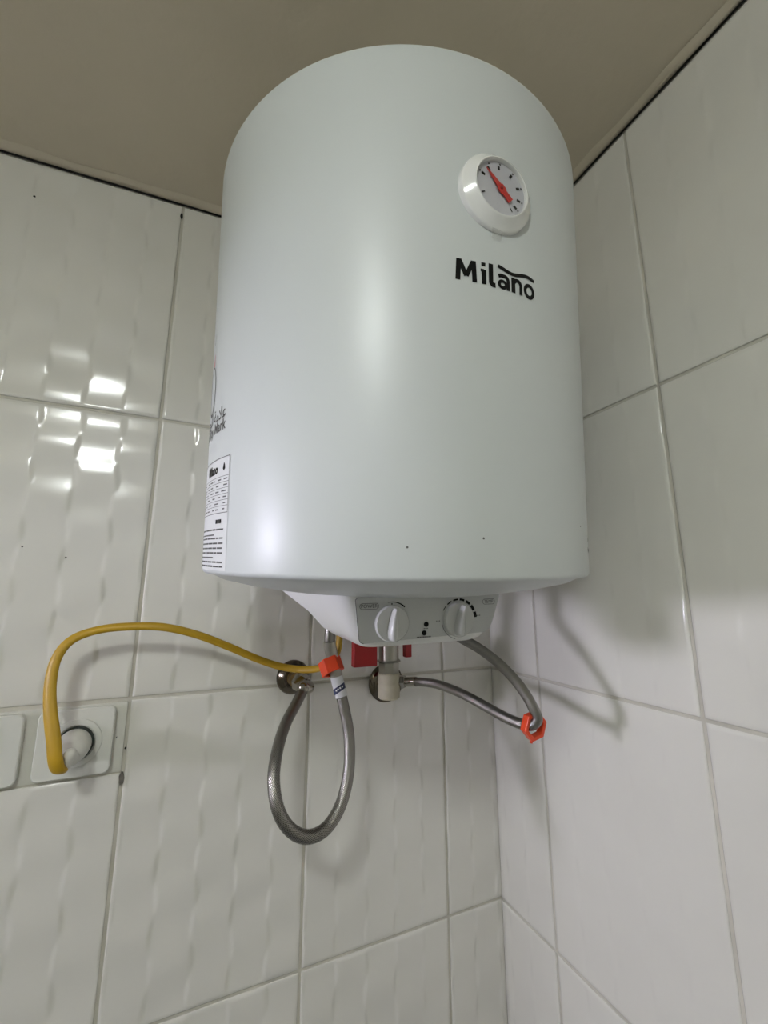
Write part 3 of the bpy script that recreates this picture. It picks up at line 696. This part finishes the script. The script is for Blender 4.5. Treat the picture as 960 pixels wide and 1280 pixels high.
nutlathe(na_, nb_, [(0, 0), (0.0085, 0), (0.0105, .15), (0.0105, .85), (0.0085, 1), (0, 1)], 6, M_CHROME, 'outlet_nut', vb)

# ------------------------------------------------------------------ right hose, doubled back through the orange ring
pb = [nb_ + (na_ - nb_) * 0.2, at(520, 852, .618), at(545, 855, .585), at(575, 866, .540), at(605, 882, .500), at(632, 897, .467), at(652, 905, .446), at(664, 906, .433), at(671.5, 899, .427),
      at(667, 886, .430), at(657, 868, .438), at(642, 848, .450), at(622, 828, .464), at(598, 810, .478), at(575, 797, .492), at(552, 783, .503), PORT_B + Vector((0.006, -0.001, -0.028)), PORT_B + Vector((0, 0, -0.016))]
hb_ = tag(empty('braided_hose', Matrix.Translation(at(655, 912, .443))), 'braided steel hose bent back sharply through the hanging orange ring', 'hose', 'flexible water hoses')
SB = spline(pb, 12); v, f, uvs = tube(SB, 0.0066, 22); obj('hose', v, f, M_BRAID, hb_, uv=uvs)
v, f, _ = tube(SB[:13], 0.0074, 22); obj('crimp_ferrule', v, f, M_CHROME, hb_, sharp=40)
cb = at(667, 907, 0.434)
hexring('hose_clip', cb, (-cF + cR * 0.45 + cU * 0.1), 0.0178, 0.0095, 0.0052, 'orange hexagonal plastic ring at the bend of the right hose', 'clip', spin=12, nubs=(78, 258))
ca = at(414, 833, 0.597)
ta = (SA[nearest(SA, ca)+1] - SA[nearest(SA, ca)-1]).normalized()
hexring('hose_clip', ca, (Vector((0, 0, 1)) * 0.85 - cR * 0.42 + cF * 0.35), 0.0165, 0.020, 0.0042, 'orange plastic ring tying the yellow cable to the looped hose', 'clip', spin=20)

# ------------------------------------------------------------------ sockets, plug and yellow cable
def plate(cx, cz, name, label, grp):
    root = tag(empty(name, Matrix.Translation((cx, YB, cz - 0.0415))), label, 'socket', grp)
    mb = MB(); A = rrect(cx, cz, 0.083, 0.082, 0.008, 6); B_ = rrect(cx, cz, 0.0805, 0.0795, 0.007, 6); n = len(A)
    mb.add([(x, YB + 0.001, z) for x, z in A] + [(x, YB - 0.0075, z) for x, z in A] + [(x, YB - 0.0088, z) for x, z in B_],
           [(j*n + i, j*n + (i+1) % n, (j+1)*n + (i+1) % n, (j+1)*n + i) for j in range(2) for i in range(n)] + [tuple(range(2*n, 3*n))])
    mb.obj('plate', M_PLATE, root, sharp=35)
    return root
SX, SZ = -0.1245, -0.1890
s1 = plate(SX, SZ, 'wall_socket', 'white square wall socket with the plug pushed into it', 'wall plates')
s2 = plate(-0.2220, -0.1895, 'wall_socket', 'white wall plate cut off by the left picture edge', 'wall plates')
MB().prism(rrect(-0.2220, -0.1895, 0.036, 0.060, 0.004), YB - 0.0108, YB - 0.008).obj('rocker', M_PLATE, s2, smooth=False)
YR = Matrix.Translation((SX + 0.001, YB - 0.0085, SZ)) @ Matrix.Rotation(rad(90), 4, 'X')      # local z towards the room
mb = MB().lathe([(0.0290, 0.0), (0.0290, 0.0012), (0.0284, 0.0018), (0.0220, 0.0018), (0.0215, 0.0012), (0.0215, 0.0)], 48, YR); mb.obj('socket_ring', M_PLATE, s1, sharp=40)
mb = MB().lathe([(0.0205, 0.0004), (0.0205, 0.0062), (0.0196, 0.0068), (0.0, 0.0068)], 40, YR); mb.obj('recess_dark', M_BLACK, s1, sharp=40)  # dark of the socket recess painted as a black disc around the plug
pl = tag(empty('plug', Matrix.Translation((SX, YB - 0.0153, SZ - 0.019))), 'white round power plug in the wall socket', 'plug')
mb = MB().lathe([(0, 0.0070), (0.0188, 0.0070), (0.0190, 0.018), (0.0186, 0.024), (0.0172, 0.029), (0.0140, 0.0335), (0.0095, 0.0355), (0, 0.036)], 40, YR); mb.obj('plug_body', M_CORD, pl, sharp=60)
e0 = Vector((SX + 0.004, YB - 0.034, SZ - 0.004))
ce = at(80, 960, 0.640)
v, f, _ = tube(spline([e0, e0 + Vector((0.0015, -0.010, -0.004)), ce + Vector((0.004, -0.001, 0.014)), ce]), lambda t: 0.0086 - 0.0030 * t, 18); obj('strain_relief', v, f, M_CORD, pl)
pc = [ce, at(77, 963, .636), at(72.5, 961, .631), at(69, 950, .629), at(67, 925, .632), at(63, 890, .639), at(63, 855, .646), at(71, 822, .651), at(91, 799, .653), at(125, 787, .652), at(165, 783, .648),
      at(205, 784, .645), at(245, 793, .648), at(285, 808, .654), at(320, 823, .659), at(348, 832.5, .657), at(372, 836.5, .644), at(392, 836.5, .625), at(406, 832, .608), at(420, 818, .612), at(424, 803, .612), at(424, 780, .612), PORT_A + Vector((0.012, 0.024, 0.015))]
SCb = spline(pc, 10); v, f, _ = tube(SCb, 0.005, 16, ra=lambda t: (0.0040, min(0.0086, 0.0040 + 0.0046 * t / 0.07) - 0.0032 * min(1, max(0, (t - 0.2) / 0.2))), up=Vector((1, 0.0, 0.2)))
ycab = tag(empty('power_cable', Matrix.Translation(ce)), 'flat yellow power cable arching from the plug to the heater', 'cable')
obj('jacket', v, f, M_YEL, ycab)
